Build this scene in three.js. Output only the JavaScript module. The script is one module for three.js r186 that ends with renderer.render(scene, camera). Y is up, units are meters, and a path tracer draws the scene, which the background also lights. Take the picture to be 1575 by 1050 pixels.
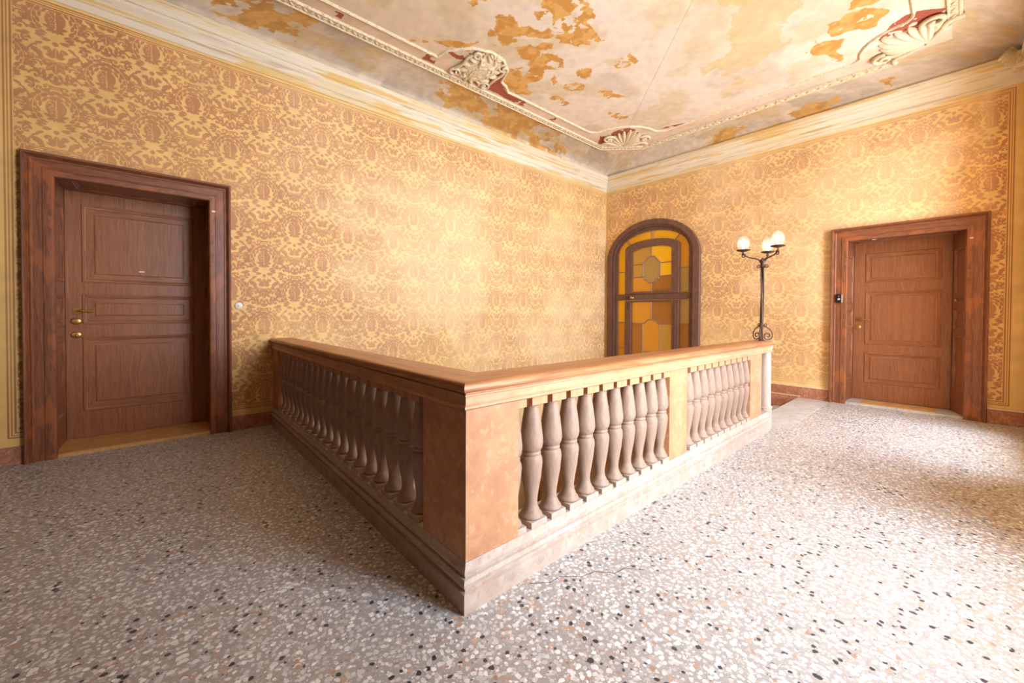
import * as THREE from 'three';
import { mergeGeometries, toCreasedNormals } from 'three/addons/utils/BufferGeometryUtils.js';
import { RoundedBoxGeometry } from 'three/addons/geometries/RoundedBoxGeometry.js';
import { RectAreaLightUniformsLib } from 'three/addons/lights/RectAreaLightUniformsLib.js';

// ---------------------------------------------------------------- camera, sky, lights, exposure
const scene = new THREE.Scene();
const F = 612.03, W = 1575, H = 1050;
const camera = new THREE.PerspectiveCamera(2 * Math.atan(H / 2 / F) * 180 / Math.PI, W / H, 0.05, 60);
camera.setViewOffset(W, H, -0.45, 33.33, W, H);
camera.position.set(-7.2584, 1.25, 5.1076);
{
  const yaw = Math.PI / 4 + 0.0575, pitch = -0.0153, roll = 0.0045;
  const f = new THREE.Vector3(Math.cos(yaw) * Math.cos(pitch), Math.sin(pitch), -Math.sin(yaw) * Math.cos(pitch));
  const r = new THREE.Vector3().crossVectors(f, new THREE.Vector3(0, 1, 0)).normalize();
  const u = new THREE.Vector3().crossVectors(r, f);
  const r2 = r.clone().multiplyScalar(Math.cos(roll)).addScaledVector(u, Math.sin(roll));
  const u2 = u.clone().multiplyScalar(Math.cos(roll)).addScaledVector(r, -Math.sin(roll));
  camera.quaternion.setFromRotationMatrix(new THREE.Matrix4().makeBasis(r2, u2, f.clone().negate()));
}
scene.add(camera);
const renderer = new THREE.WebGLRenderer({ antialias: true });
renderer.toneMapping = THREE.LinearToneMapping;
renderer.toneMappingExposure = 1.27;
renderer.shadowMap.enabled = true;
scene.background = new THREE.Color(0.80, 0.90, 1.0);
scene.backgroundIntensity = 2.2;
RectAreaLightUniformsLib.init();
const WINDOW_LIGHT = 15, WINDOW_TINT = new THREE.Color(0.87, 0.98, 1.16);
const LAMP_LIGHT = 0.03;

// ---------------------------------------------------------------- room measures (metres)
const XL = -8.32, ZB = 5.65, CEIL = 4.33, WALL_TOP = 4.2, PAPER_TOP = 3.785, DEEP = -2.9;
const RUN_X = -6.21, RUN_Z = 3.655, HOLE_X = -6.11, HOLE_Z = 3.53;
const WINDOWS = [[-2.2, -0.8], [-5.65, -4.05]], WIN_Y = [0.36, 3.6], WIN_Z = ZB + 0.9;

// ---------------------------------------------------------------- helpers
let seed = 7;
const rnd = () => { seed = (seed + 0x6D2B79F5) | 0; let t = Math.imul(seed ^ (seed >>> 15), 1 | seed); t = (t + Math.imul(t ^ (t >>> 7), 61 | t)) ^ t; return ((t ^ (t >>> 14)) >>> 0) / 4294967296; };
const rr = (a, b) => a + (b - a) * rnd();
const LAT = new Float32Array(65536); for (let i = 0; i < 65536; i++) LAT[i] = rnd();
function vn(x, y) {                                             // value noise, period 256
  const xi = Math.floor(x), yi = Math.floor(y); let fx = x - xi, fy = y - yi;
  fx = fx * fx * (3 - 2 * fx); fy = fy * fy * (3 - 2 * fy);
  const a = xi & 255, b = (xi + 1) & 255, c = (yi & 255) << 8, d = ((yi + 1) & 255) << 8;
  const p = LAT[c + a], q = LAT[c + b], r = LAT[d + a], s = LAT[d + b];
  return p + (q - p) * fx + (r - p) * fy + (p - q - r + s) * fx * fy;
}
const fbm = (x, y, n = 4) => { let v = 0, a = 0.5, t = 0; for (let i = 0; i < n; i++) { v += a * vn(x, y); t += a; a *= 0.5; x = x * 2.03 + 17.3; y = y * 2.03 + 9.1; } return v / t; };
const sst = (a, b, x) => { const t = Math.min(1, Math.max(0, (x - a) / (b - a))); return t * t * (3 - 2 * t); };
const canvasOf = (w, h) => { const c = document.createElement('canvas'); c.width = w; c.height = h; return c; };
function tex(c, rw, rh, srgb = true) {                           // a canvas that covers rw x rh metres of uv
  const t = new THREE.CanvasTexture(c); t.wrapS = t.wrapT = THREE.MirroredRepeatWrapping; t.magFilter = THREE.LinearFilter;
  if (srgb) t.colorSpace = THREE.SRGBColorSpace;
  t.repeat.set(1 / rw, 1 / rh); t.anisotropy = 8; return t;
}
function perPixel(c, fn) {
  const g = c.getContext('2d'), im = g.getImageData(0, 0, c.width, c.height), d = im.data, o = [0, 0, 0];
  for (let y = 0, k = 0; y < c.height; y++) for (let x = 0; x < c.width; x++, k += 4) {
    o[0] = d[k]; o[1] = d[k + 1]; o[2] = d[k + 2]; fn(x, y, o); d[k] = o[0]; d[k + 1] = o[1]; d[k + 2] = o[2]; d[k + 3] = 255;
  }
  g.putImageData(im, 0, 0); return c;
}
const mixTo = (o, c, t) => { o[0] += (c[0] - o[0]) * t; o[1] += (c[1] - o[1]) * t; o[2] += (c[2] - o[2]) * t; };

const used = {};
const numbered = (n) => { const k = used[n] = (used[n] ?? -1) + 1; return k ? `${n}_${String(k).padStart(3, '0')}` : n; };
function tag(o, label, category, group, kind) {
  if (label) o.userData.label = label; if (category) o.userData.category = category;
  if (group) o.userData.group = group; if (kind) o.userData.kind = kind; return o;
}
function mesh(name, geo, mat, parent = scene) {
  const m = new THREE.Mesh(geo, mat); m.name = parent === scene ? numbered(name) : name;
  m.castShadow = m.receiveShadow = true; parent.add(m); return m;
}
function group(name, x = 0, y = 0, z = 0, turn = 0) {
  const g = new THREE.Group(); g.name = numbered(name); g.position.set(x, y, z); g.rotation.y = turn; scene.add(g); return g;
}
function boxUV(g, grain = 'y') {                                 // uv in metres, v along the grain axis
  const p = g.attributes.position, n = g.attributes.normal, uv = new Float32Array(p.count * 2), ax = { x: 0, y: 1, z: 2 }[grain];
  for (let i = 0; i < p.count; i++) {
    const c = [p.getX(i), p.getY(i), p.getZ(i)], m = [Math.abs(n.getX(i)), Math.abs(n.getY(i)), Math.abs(n.getZ(i))];
    const k = m[0] >= m[1] && m[0] >= m[2] ? 0 : m[1] >= m[2] ? 1 : 2, rest = [0, 1, 2].filter((a) => a !== k);
    let v = rest.includes(ax) ? ax : rest[1], u = rest[0] === v ? rest[1] : rest[0];
    uv[2 * i] = c[u]; uv[2 * i + 1] = c[v];
  }
  g.setAttribute('uv', new THREE.BufferAttribute(uv, 2)); return g;
}
function box(x0, x1, y0, y1, z0, z1, r = 0.004, grain = 'y') {
  const w = x1 - x0, h = y1 - y0, d = z1 - z0, q = Math.min(r, w / 2.2, h / 2.2, d / 2.2);
  let g = q > 0 ? new RoundedBoxGeometry(w, h, d, 1, q) : new THREE.BoxGeometry(w, h, d);
  if (g.index) g = g.toNonIndexed();
  g.translate((x0 + x1) / 2, (y0 + y1) / 2, (z0 + z1) / 2); return boxUV(g, grain);
}
function merge(list) {
  return mergeGeometries(list.map((g) => { const q = g.index ? g.toNonIndexed() : g; for (const k of Object.keys(q.attributes)) if (!['position', 'normal', 'uv'].includes(k)) q.deleteAttribute(k); return q; }));
}
const XZ = (p, h) => [p[0], h, p[1]], XY = (p, h) => [p[0], p[1], h];
// a profile of (offset to the path's side, height) swept with mitres along a 2D path
function sweep(path, prof, { closed = false, solid = true, map = XZ, crease = 0.7, flip = false } = {}) {
  const n = path.length, dirs = [];
  for (let i = 0; i < n; i++) { const a = path[i], b = path[(i + 1) % n], l = Math.hypot(b[0] - a[0], b[1] - a[1]) || 1; dirs.push([(b[0] - a[0]) / l, (b[1] - a[1]) / l, l]); }
  const rings = [], us = [0]; let u = 0;
  const cnt = closed ? n + 1 : n;
  for (let j = 0; j < cnt; j++) {
    const i = j % n, prev = closed ? dirs[(i + n - 1) % n] : dirs[Math.max(0, i - 1)], next = closed ? dirs[i] : dirs[Math.min(n - 2, i)];
    const a = [-prev[1], prev[0]], b = [-next[1], next[0]], k = 1 + a[0] * b[0] + a[1] * b[1], m = [(a[0] + b[0]) / k, (a[1] + b[1]) / k];
    rings.push(prof.map(([d, h]) => map([path[i][0] + m[0] * d, path[i][1] + m[1] * d], h)));
    if (j) { u += dirs[(j - 1) % n][2]; us.push(u); }
  }
  const P = solid ? [...prof, prof[0]] : prof, vs = [0];
  for (let k = 1; k < P.length; k++) vs.push(vs[k - 1] + Math.hypot(P[k][0] - P[k - 1][0], P[k][1] - P[k - 1][1]));
  const pos = [], uv = [];
  const quad = (A, B, C, D, ua, ub, va, vb) => { pos.push(...A, ...B, ...C, ...A, ...C, ...D); uv.push(ua, va, ub, va, ub, vb, ua, va, ub, vb, ua, vb); };
  for (let j = 0; j + 1 < cnt; j++) for (let k = 0; k + 1 < P.length; k++) {
    const q = (k + 1) % prof.length; quad(rings[j][k], rings[j + 1][k], rings[j + 1][q], rings[j][q], us[j], us[j + 1], vs[k], vs[k + 1]);
  }
  if (solid && !closed) {
    const tri = THREE.ShapeUtils.triangulateShape(prof.map((p) => new THREE.Vector2(p[0], p[1])), []);
    const cw = THREE.ShapeUtils.isClockWise(prof.map((p) => new THREE.Vector2(p[0], p[1])));
    for (const [ring, back] of [[rings[0], true], [rings[cnt - 1], false]]) for (const t of tri) {
      const o = back !== cw ? [t[0], t[1], t[2]] : [t[2], t[1], t[0]];
      for (const k of o) { pos.push(...ring[k]); uv.push(prof[k][0], prof[k][1]); }
    }
  }
  let v6 = 0;
  for (let i = 0; i < pos.length; i += 9) v6 += pos[i] * (pos[i + 4] * pos[i + 8] - pos[i + 5] * pos[i + 7]) + pos[i + 1] * (pos[i + 5] * pos[i + 6] - pos[i + 3] * pos[i + 8]) + pos[i + 2] * (pos[i + 3] * pos[i + 7] - pos[i + 4] * pos[i + 6]);
  if (solid ? v6 < 0 : flip) for (let i = 0; i < pos.length; i += 9) { for (let k = 0; k < 3; k++) [pos[i + 3 + k], pos[i + 6 + k]] = [pos[i + 6 + k], pos[i + 3 + k]]; const j = i / 9 * 6; for (let k = 0; k < 2; k++) [uv[j + 2 + k], uv[j + 4 + k]] = [uv[j + 4 + k], uv[j + 2 + k]]; }
  const g = new THREE.BufferGeometry();
  g.setAttribute('position', new THREE.Float32BufferAttribute(pos, 3)); g.setAttribute('uv', new THREE.Float32BufferAttribute(uv, 2));
  const c = toCreasedNormals(g, crease); return c;
}
function prism(outline, holes, z0, z1, bevel = 0) {               // XY outline extruded from z0 to z1
  const s = new THREE.Shape(outline.map((p) => new THREE.Vector2(p[0], p[1])));
  for (const h of holes) s.holes.push(new THREE.Path(h.map((p) => new THREE.Vector2(p[0], p[1]))));
  const g = new THREE.ExtrudeGeometry(s, { depth: z1 - z0 - 2 * bevel, bevelEnabled: bevel > 0, bevelSize: bevel, bevelThickness: bevel, bevelOffset: -bevel, bevelSegments: 1, curveSegments: 24 });
  g.translate(0, 0, z0 + bevel); return g;
}
const rect = (x0, x1, y0, y1) => [[x0, y0], [x1, y0], [x1, y1], [x0, y1]];
function tube(pts, r, seg = 24, sides = 8, closed = false) { return new THREE.TubeGeometry(new THREE.CatmullRomCurve3(pts.map((p) => new THREE.Vector3(...p)), closed), seg, r, sides, closed); }
function rod(a, b, r0, r1 = r0, sides = 10) {
  const A = new THREE.Vector3(...a), B = new THREE.Vector3(...b), d = B.clone().sub(A), g = new THREE.CylinderGeometry(r1, r0, d.length(), sides);
  g.applyQuaternion(new THREE.Quaternion().setFromUnitVectors(new THREE.Vector3(0, 1, 0), d.normalize())); const m = A.add(B).multiplyScalar(0.5); g.translate(m.x, m.y, m.z); return g;
}
const lathe = (pts, n = 24) => new THREE.LatheGeometry(pts.map((p) => new THREE.Vector2(p[0], p[1])), n);
function ball(x, y, z, sx, sy = sx, sz = sx, n = 12) { const g = new THREE.SphereGeometry(1, n, Math.max(6, n * 2 / 3 | 0)); g.scale(sx, sy, sz); g.translate(x, y, z); return g; }

// ---------------------------------------------------------------- surface colours computed here
function woodTexture(dark, mid, light, w = 512, h = 1024, coarse = 1, worn = null) {   // grain runs along v
  const c = canvasOf(w, h);
  return perPixel(c, (x, y, o) => {
    const u = x / w, v = y / h;
    const sway = fbm(u * 6, v * 4, 3) * 0.09;
    const g = fbm((u + sway) * 46 * coarse, v * 5, 3) * 0.55 + vn((u + sway * 0.6) * 190 * coarse, v * 14) * 0.28 + vn(u * 256, v * 40) * 0.17;
    o[0] = dark[0]; o[1] = dark[1]; o[2] = dark[2];
    mixTo(o, mid, sst(0.25, 0.55, g)); mixTo(o, light, sst(0.52, 0.78, g));
    if (worn) mixTo(o, worn, 0.8 * sst(0.54, 0.7, fbm(u * 7 + 3, v * 8 + 5, 4)));
  });
}
const WOOD = {
  frame: new THREE.MeshPhysicalMaterial({ map: tex(woodTexture([98, 55, 33], [132, 78, 46], [154, 96, 58], 512, 1024, 1.3, [162, 92, 48]), 0.5, 1), roughness: 0.48, clearcoat: 0.25, clearcoatRoughness: 0.35 }),
  leaf: new THREE.MeshPhysicalMaterial({ map: tex(woodTexture([140, 86, 52], [160, 102, 63], [174, 116, 74], 512, 1024, 1.8), 0.6, 1.2), roughness: 0.45, clearcoat: 0.2, clearcoatRoughness: 0.4 }),
  jamb: new THREE.MeshPhysicalMaterial({ map: tex(woodTexture([112, 66, 42], [146, 90, 58], [168, 110, 74], 512, 1024, 1), 0.5, 1), roughness: 0.4, clearcoat: 0.35, clearcoatRoughness: 0.3 }),
  rail: new THREE.MeshPhysicalMaterial({ map: tex(woodTexture([146, 92, 54], [178, 120, 74], [200, 146, 96], 512, 1024, 0.7), 0.4, 1.5), roughness: 0.42, clearcoat: 0.2, clearcoatRoughness: 0.4 }),
  window: new THREE.MeshStandardMaterial({ map: tex(woodTexture([92, 62, 50], [116, 80, 64], [136, 98, 80], 512, 512, 1), 0.5, 0.5), roughness: 0.55 }),
};
WOOD.rail.map.rotation = Math.PI / 2;
function plaster(base, spots, w = 512, h = 512, amount = 1) {
  return perPixel(canvasOf(w, h), (x, y, o) => {
    const u = x / w * 16, v = y / h * 16; [o[0], o[1], o[2]] = base;
    const n = fbm(u, v, 5), m = fbm(u * 0.6 + 40, v * 0.6 + 11, 5);
    for (let i = 0; i < 3; i++) o[i] *= 0.9 + 0.2 * n;
    for (const [c, lo, hi, k] of spots) mixTo(o, c, amount * k * sst(lo, hi, k > 0.5 ? m : fbm(u * 2.5 + c[0], v * 2.5 + c[2], 4)));
    const f = 0.96 + 0.08 * rnd(); o[0] *= f; o[1] *= f; o[2] *= f;
  });
}
const STONE = {
  pier: new THREE.MeshStandardMaterial({ map: tex(plaster([186, 134, 94], [[[200, 152, 112], 0.4, 0.66, 0.6], [[212, 176, 144], 0.6, 0.76, 0.4], [[182, 122, 84], 0.58, 0.74, 0.4]]), 1.1, 1.1), roughness: 0.6 }),
  fascia: new THREE.MeshStandardMaterial({ map: tex(plaster([194, 146, 106], [[[206, 162, 126], 0.42, 0.66, 0.6], [[190, 136, 94], 0.58, 0.74, 0.4]]), 1.3, 0.5), roughness: 0.5 }),
  base: new THREE.MeshStandardMaterial({ map: tex(plaster([184, 168, 154], [[[178, 152, 134], 0.42, 0.66, 0.6], [[202, 190, 178], 0.56, 0.72, 0.4], [[168, 136, 114], 0.62, 0.74, 0.4]]), 1.0, 1.0), roughness: 0.7 }),
  baluster: new THREE.MeshStandardMaterial({ map: tex(plaster([154, 128, 108], [[[168, 142, 122], 0.45, 0.66, 0.6], [[144, 124, 112], 0.56, 0.7, 0.4], [[184, 144, 114], 0.58, 0.7, 0.4]]), 0.35, 0.35), roughness: 0.55 }),
  slab: new THREE.MeshStandardMaterial({ map: tex(plaster([186, 182, 178], [[[202, 198, 194], 0.5, 0.65, 0.6], [[150, 140, 130], 0.66, 0.75, 0.4]]), 1.2, 1.2), roughness: 0.5 }),
  sill: new THREE.MeshStandardMaterial({ map: tex(plaster([206, 158, 96], [[[222, 178, 116], 0.48, 0.62, 0.7], [[190, 138, 80], 0.6, 0.7, 0.4]]), 0.9, 0.9), roughness: 0.5 }),
  skirt: new THREE.MeshStandardMaterial({ map: tex(plaster([178, 118, 90], [[[196, 140, 112], 0.45, 0.58, 0.8], [[150, 88, 66], 0.55, 0.66, 0.5], [[214, 176, 150], 0.62, 0.72, 0.4]]), 0.6, 0.6), roughness: 0.5 }),
  ochre: new THREE.MeshStandardMaterial({ map: tex(plaster([214, 176, 118], [[[200, 158, 104], 0.5, 0.65, 0.6]]), 2, 2), roughness: 0.8 }),
  brown: new THREE.MeshStandardMaterial({ map: tex(plaster([84, 58, 38], [[[96, 68, 44], 0.5, 0.65, 0.6]]), 2, 2), roughness: 0.85 }),
  plain: new THREE.MeshStandardMaterial({ map: tex(plaster([226, 204, 164], [[[214, 186, 140], 0.5, 0.65, 0.6]]), 2, 2), roughness: 0.85 }),
};
const METAL = {
  brass: new THREE.MeshStandardMaterial({ color: 0xc9a25a, metalness: 0.9, roughness: 0.3 }),
  iron: new THREE.MeshStandardMaterial({ color: 0x5a4234, metalness: 0.55, roughness: 0.5 }),
  lead: new THREE.MeshStandardMaterial({ color: 0x9c8474, metalness: 0.4, roughness: 0.45 }),
  dark: new THREE.MeshStandardMaterial({ color: 0x2a2522, metalness: 0.5, roughness: 0.5 }),
};
const PLASTIC = {
  white: new THREE.MeshStandardMaterial({ color: 0xe9e6e0, roughness: 0.35 }),
  black: new THREE.MeshPhysicalMaterial({ color: 0x1d1a1c, roughness: 0.3, clearcoat: 0.4 }),
  cream: new THREE.MeshStandardMaterial({ color: 0xe6d9bc, roughness: 0.6 }),
};

// damask wallpaper: one motif (mirrored about x), stamped on a half-drop lattice of 0.604 x 0.739 m
const PX = 246;                                                   // canvas pixels per metre on the walls
const PAPER = [235, 193, 118], INK = [188, 128, 86];
function damaskTile(w, h) {
  const c = canvasOf(w, h), g = c.getContext('2d'), sx = w / 604, sy = h / 739;
  const ink = `rgb(${INK})`, ground = `rgb(${PAPER})`;
  g.fillStyle = ground; g.fillRect(0, 0, w, h);
  const leaf = (x, y, a, l, wd, fill = ink) => { g.save(); g.translate(x, y); g.rotate(a); g.fillStyle = fill; g.beginPath(); g.moveTo(0, 0); g.bezierCurveTo(l * 0.25, -wd, l * 0.75, -wd * 0.8, l, 0); g.bezierCurveTo(l * 0.75, wd * 0.8, l * 0.25, wd, 0, 0); g.fill(); g.restore(); };
  const curl = (x, y, r, a0, dir, lw) => {                         // spiral scroll
    g.strokeStyle = ink; g.lineCap = 'round';
    let px = null, py = null;
    for (let t = 0; t <= 1.001; t += 0.04) { const a = a0 + dir * t * 4.9, q = r * (1 - 0.72 * t), X = x + q * Math.cos(a), Y = y + q * Math.sin(a); if (px !== null) { g.lineWidth = lw * (1.15 - 0.4 * t); g.beginPath(); g.moveTo(px, py); g.lineTo(X, Y); g.stroke(); } px = X; py = Y; }
    g.fillStyle = ink; g.beginPath(); g.arc(x, y, r * 0.3, 0, 7); g.fill();
  };
  const stroke = (pts, lw, col = ink) => { g.strokeStyle = col; g.lineWidth = lw; g.lineCap = 'round'; g.beginPath(); g.moveTo(pts[0], pts[1]); g.bezierCurveTo(...pts.slice(2)); g.stroke(); };
  const half = () => {
    // crown of the medallion
    g.fillStyle = ink; g.beginPath(); g.ellipse(0, -2, 50, 60, 0, 0, 7); g.fill(); leaf(0, -20, -Math.PI / 2, 66, 40);
    for (let k = 0; k < 5; k++) { g.beginPath(); g.ellipse(k < 3 ? 16 + 14 * (k % 2) : 10, -40 + k * 21, 15, 13, 0, 2.6, 6.8); g.strokeStyle = ground; g.lineWidth = 3; g.stroke(); }
    leaf(4, 62, -0.25, 58, 17); leaf(4, 66, 0.45, 44, 16); leaf(2, 66, 1.2, 30, 13); stroke([0, 60, 0, 30, 0, 0, 0, -58], 3, ground);
    // wreath of leaves around it
    for (let k = 0; k < 7; k++) { const a = -1.15 + k * 0.37, x = 103 * Math.cos(a), y = 8 + 116 * Math.sin(a); leaf(x - 6, y + 12, a - 1.35, 52, 21); leaf(x + 4, y + 8, a - 0.75, 46, 15); }
    g.strokeStyle = ground; g.lineWidth = 4; g.beginPath(); g.ellipse(0, 8, 108, 120, 0, -1.2, 1.25); g.stroke();
    for (let k = 0; k < 6; k++) { const a = -1.0 + k * 0.4; leaf(86 * Math.cos(a) - 8, 8 + 100 * Math.sin(a) + 18, a - 1.5, 46, 13); }
    // little urn above
    g.fillStyle = ink; g.fillRect(-1, -136, 26, 9); g.fillRect(-1, -120, 17, 14); g.beginPath(); g.moveTo(-1, -150); g.lineTo(30, -158); g.lineTo(22, -140); g.lineTo(-1, -140); g.fill();
    curl(46, -140, 20, 2.6, 1, 8); curl(74, -122, 15, 0.5, -1, 7); leaf(32, -126, 0.5, 46, 13);
    // acanthus stems that part like a moustache half way to the next medallion, with palmettes above and below
    stroke([0, 300, 46, 268, 100, 316, 136, 262], 17); leaf(126, 272, -0.9, 62, 20); leaf(98, 290, 0.6, 50, 17); leaf(54, 284, -0.8, 56, 17); leaf(40, 292, 0.7, 36, 12);
    stroke([8, 296, 46, 276, 96, 308, 126, 272], 3, ground);
    leaf(0, 304, Math.PI / 2, 72, 30); leaf(4, 306, 0.95, 72, 22); leaf(6, 304, 0.35, 60, 17);
    stroke([0, 312, 0, 330, 0, 345, 0, 366], 3, ground); stroke([6, 312, 22, 326, 32, 338, 40, 352], 2.6, ground);
    leaf(0, 262, -Math.PI / 2, 70, 26); leaf(6, 262, -1.0, 60, 19); leaf(8, 264, -0.45, 44, 14); stroke([0, 256, 0, 236, 0, 216, 0, 200], 3, ground);
    curl(44, 214, 22, 2.4, 1, 9); curl(92, 226, 24, 4.6, 1, 10); leaf(62, 246, -0.4, 44, 14); leaf(24, 196, 0.4, 40, 13);
    curl(58, 372, 24, 1.6, -1, 9); leaf(92, 346, 0.2, 46, 14); leaf(84, 362, 1.0, 40, 13); leaf(0, 386, Math.PI / 2, 44, 18); leaf(14, 392, 0.8, 36, 11);
    // scrolls beside the medallion
    curl(158, 104, 30, 3.3, 1, 11); curl(160, 20, 26, 0.2, -1, 10); curl(152, -64, 28, 2.7, 1, 10); curl(122, -122, 20, 5.6, -1, 9); curl(128, 168, 28, 1.2, -1, 11);
    leaf(150, 62, -2.2, 44, 15); leaf(134, -92, 0.9, 50, 15); leaf(140, 140, 0.3, 42, 13); leaf(176, -20, -1.3, 48, 13); leaf(92, -156, -0.4, 50, 15); leaf(100, -178, 0.2, 42, 12);
    leaf(118, 4, 0.9, 44, 15); leaf(122, -10, -0.7, 42, 14); leaf(96, 196, -2.6, 44, 14); leaf(148, 196, 0.9, 44, 13); leaf(190, 60, 1.2, 46, 14); leaf(196, 130, -0.8, 44, 13);
    leaf(0, -162, -Math.PI / 2, 50, 20); leaf(5, -166, -0.9, 42, 14); leaf(20, 146, 0.2, 50, 15); leaf(0, 150, Math.PI / 2, 34, 22);
    stroke([36, 144, 62, 134, 78, 146, 86, 128], 9);
    curl(56, -206, 24, 4.4, 1, 10); leaf(34, -216, -2.4, 36, 13); leaf(74, -224, -0.8, 46, 14);
  };
  for (const [cx, cy] of [[0, 0], [604, 0], [0, 739], [604, 739], [302, 369.5], [302, -369.5], [302, 1108.5], [-302, 369.5], [906, 369.5]]) for (const m of [1, -1]) {
    g.save(); g.scale(sx, sy); g.translate(cx, cy); g.scale(m * 1.2, 1.2); half(); g.restore();
  }
  return c;
}
const TILE = damaskTile(604, 739);
// the wall's whole face: w metres wide from u0, y from DEEP to WALL_TOP
function wallCanvas(w, edgeA, edgeB, phase, shadedBand) {
  const c = canvasOf(Math.round(w * PX), Math.round((WALL_TOP - DEEP) * PX)), g = c.getContext('2d');
  const X = (m) => m * PX, Y = (m) => (WALL_TOP - m) * PX;
  g.fillStyle = 'rgb(230,204,160)'; g.fillRect(0, 0, c.width, c.height);
  g.fillStyle = `rgb(${PAPER})`; g.fillRect(0, 0, c.width, Y(-0.3));
  const A = edgeA, B = w - edgeB, yb = 0.27;
  g.save(); g.beginPath(); g.rect(X(A), Y(PAPER_TOP), X(B - A), Y(yb) - Y(PAPER_TOP)); g.clip();
  for (let i = -4; i * 0.604 < w + 1; i++) for (let j = 0; j < 8; j++) g.drawImage(TILE, X(phase[0] + i * 0.604 - 0.604), Y(phase[1] - j * 0.739 + 0.739 * 3), X(0.604) + 0.5, X(0.739) + 0.5);
  g.restore();
  g.strokeStyle = 'rgb(168,112,62)';                               // three ruled lines round the paper
  for (const [o, lw] of [[0.012, 2.6], [0.032, 1.6], [0.05, 2.4]]) { g.lineWidth = lw; g.strokeRect(X(A - o), Y(PAPER_TOP + o), X(B - A + 2 * o), Y(yb - o) - Y(PAPER_TOP + o)); }
  return perPixel(c, (x, y, o) => {
    const u = x / PX, v = WALL_TOP - y / PX;
    const n = fbm(u * 1.3 + 5, v * 1.3 + 9, 5), m = fbm(u * 0.55 + 31, v * 0.55, 4), f = fbm(u * 9, v * 9 + 3, 3);
    // rubbed and faded paper, window light painted in; ends kept dark like shade
    const fadeAndLight = shadedBand ? sst(5.42, 5.3, u) * (0.7 + 0.3 * sst(0.3, 2.5, u)) : sst(0.3, 3.6, u + 1.2 * (n - 0.5)) * (0.55 + 0.45 * sst(3.7, 2.6, v));
    mixTo(o, [244, 216, 168], fadeAndLight * (0.34 + 0.32 * sst(0.35, 0.66, n)));
    mixTo(o, [240, 204, 124], 0.25 * sst(0.55, 0.7, m)); mixTo(o, [214, 174, 128], 0.15 * sst(0.62, 0.78, fbm(u * 2.2 + 77, v * 0.8, 4)));
    const k = 0.94 + 0.12 * f; o[0] *= k; o[1] *= k; o[2] *= k;
  });
}

// ---------------------------------------------------------------- floor with the stairwell opening
function terrazzo() {
  const S = 2048, M = 2.4, c = canvasOf(S, S), g = c.getContext('2d'), k = S / M;
  g.fillStyle = 'rgb(163,158,154)'; g.fillRect(0, 0, S, S);
  const kinds = [[0.64, [219, 218, 217]], [0.13, [200, 190, 183]], [0.065, [188, 152, 128]], [0.115, [182, 180, 180]], [0.05, [60, 60, 64]]];
  const chip = (x, y, r, col, el = 1.5) => {
    const n = 5 + (rnd() * 4 | 0), a0 = rnd() * 6.28, st = rr(0.65, 1) , pts = [];
    for (let i = 0; i < n; i++) { const a = i / n * 6.283 + rr(-0.25, 0.25), q = r * rr(0.72, 1.1); const px = q * Math.cos(a), py = q * Math.sin(a) * st; pts.push([px * Math.cos(a0) - py * Math.sin(a0), px * Math.sin(a0) + py * Math.cos(a0)]); }
    const j = rr(0.86, 1.1); g.fillStyle = `rgb(${col.map((v) => Math.min(255, v * j) | 0)})`;
    for (const ox of x < 40 ? [0, S] : x > S - 40 ? [0, -S] : [0]) for (const oy of y < 40 ? [0, S] : y > S - 40 ? [0, -S] : [0]) { g.beginPath(); pts.forEach(([px, py], i) => (i ? g.lineTo : g.moveTo).call(g, x + ox + px, y + oy + py)); g.closePath(); g.fill(); }
  };
  const pick = () => { let t = rnd(); for (const [p, col] of kinds) { if ((t -= p) < 0) return col; } return kinds[0][1]; };
  for (let i = 0; i < 30000; i++) chip(rnd() * S, rnd() * S, rr(0.0018, 0.0042) * k, pick());
  const pitch = 0.0205, n = Math.round(M / pitch);
  for (let i = 0; i < n; i++) for (let j = 0; j < n; j++) { const big = rnd(); chip((i + 0.5 + rr(-0.55, 0.55)) * S / n, (j + 0.5 + rr(-0.55, 0.55)) * S / n, (big > 0.9 ? rr(0.012, 0.016) : rr(0.007, 0.013)) * k, pick()); }
  return perPixel(c, (x, y, o) => { const q = 0.95 + 0.1 * vn(x * 0.25, y * 0.25); o[0] *= q; o[1] *= q; o[2] *= q; });
}
const M_FLOOR = new THREE.MeshPhysicalMaterial({ map: tex(terrazzo(), 2.4, 2.4), roughness: 0.42, clearcoat: 0.12, clearcoatRoughness: 0.3 });
{
  const fl = merge([box(XL, HOLE_X, -0.3, 0, 0, ZB, 0, 'z'), box(HOLE_X, 0, -0.3, 0, HOLE_Z, ZB, 0, 'z')]);
  const floor = tag(mesh('floor', fl, M_FLOOR), 'worn terrazzo floor of pale, orange and black marble chips', 'floor', null, 'structure');
  const crack = [];                                                // a hairline crack in front of the balustrade
  const pts = [[-5.98, 3.8], [-5.9, 3.86], [-5.84, 3.86], [-5.76, 3.93], [-5.68, 3.95], [-5.62, 4.02], [-5.55, 4.03], [-5.49, 4.1]];
  for (let i = 0; i + 1 < pts.length; i++) { const a = pts[i], b = pts[i + 1]; const g = new THREE.BoxGeometry(Math.hypot(b[0] - a[0], b[1] - a[1]), 0.001, 0.0025); g.rotateY(-Math.atan2(b[1] - a[1], b[0] - a[0])); g.translate((a[0] + b[0]) / 2, 0.0002, (a[1] + b[1]) / 2); crack.push(g); }
  mesh('crack', merge(crack), METAL.dark, floor);
}

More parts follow.
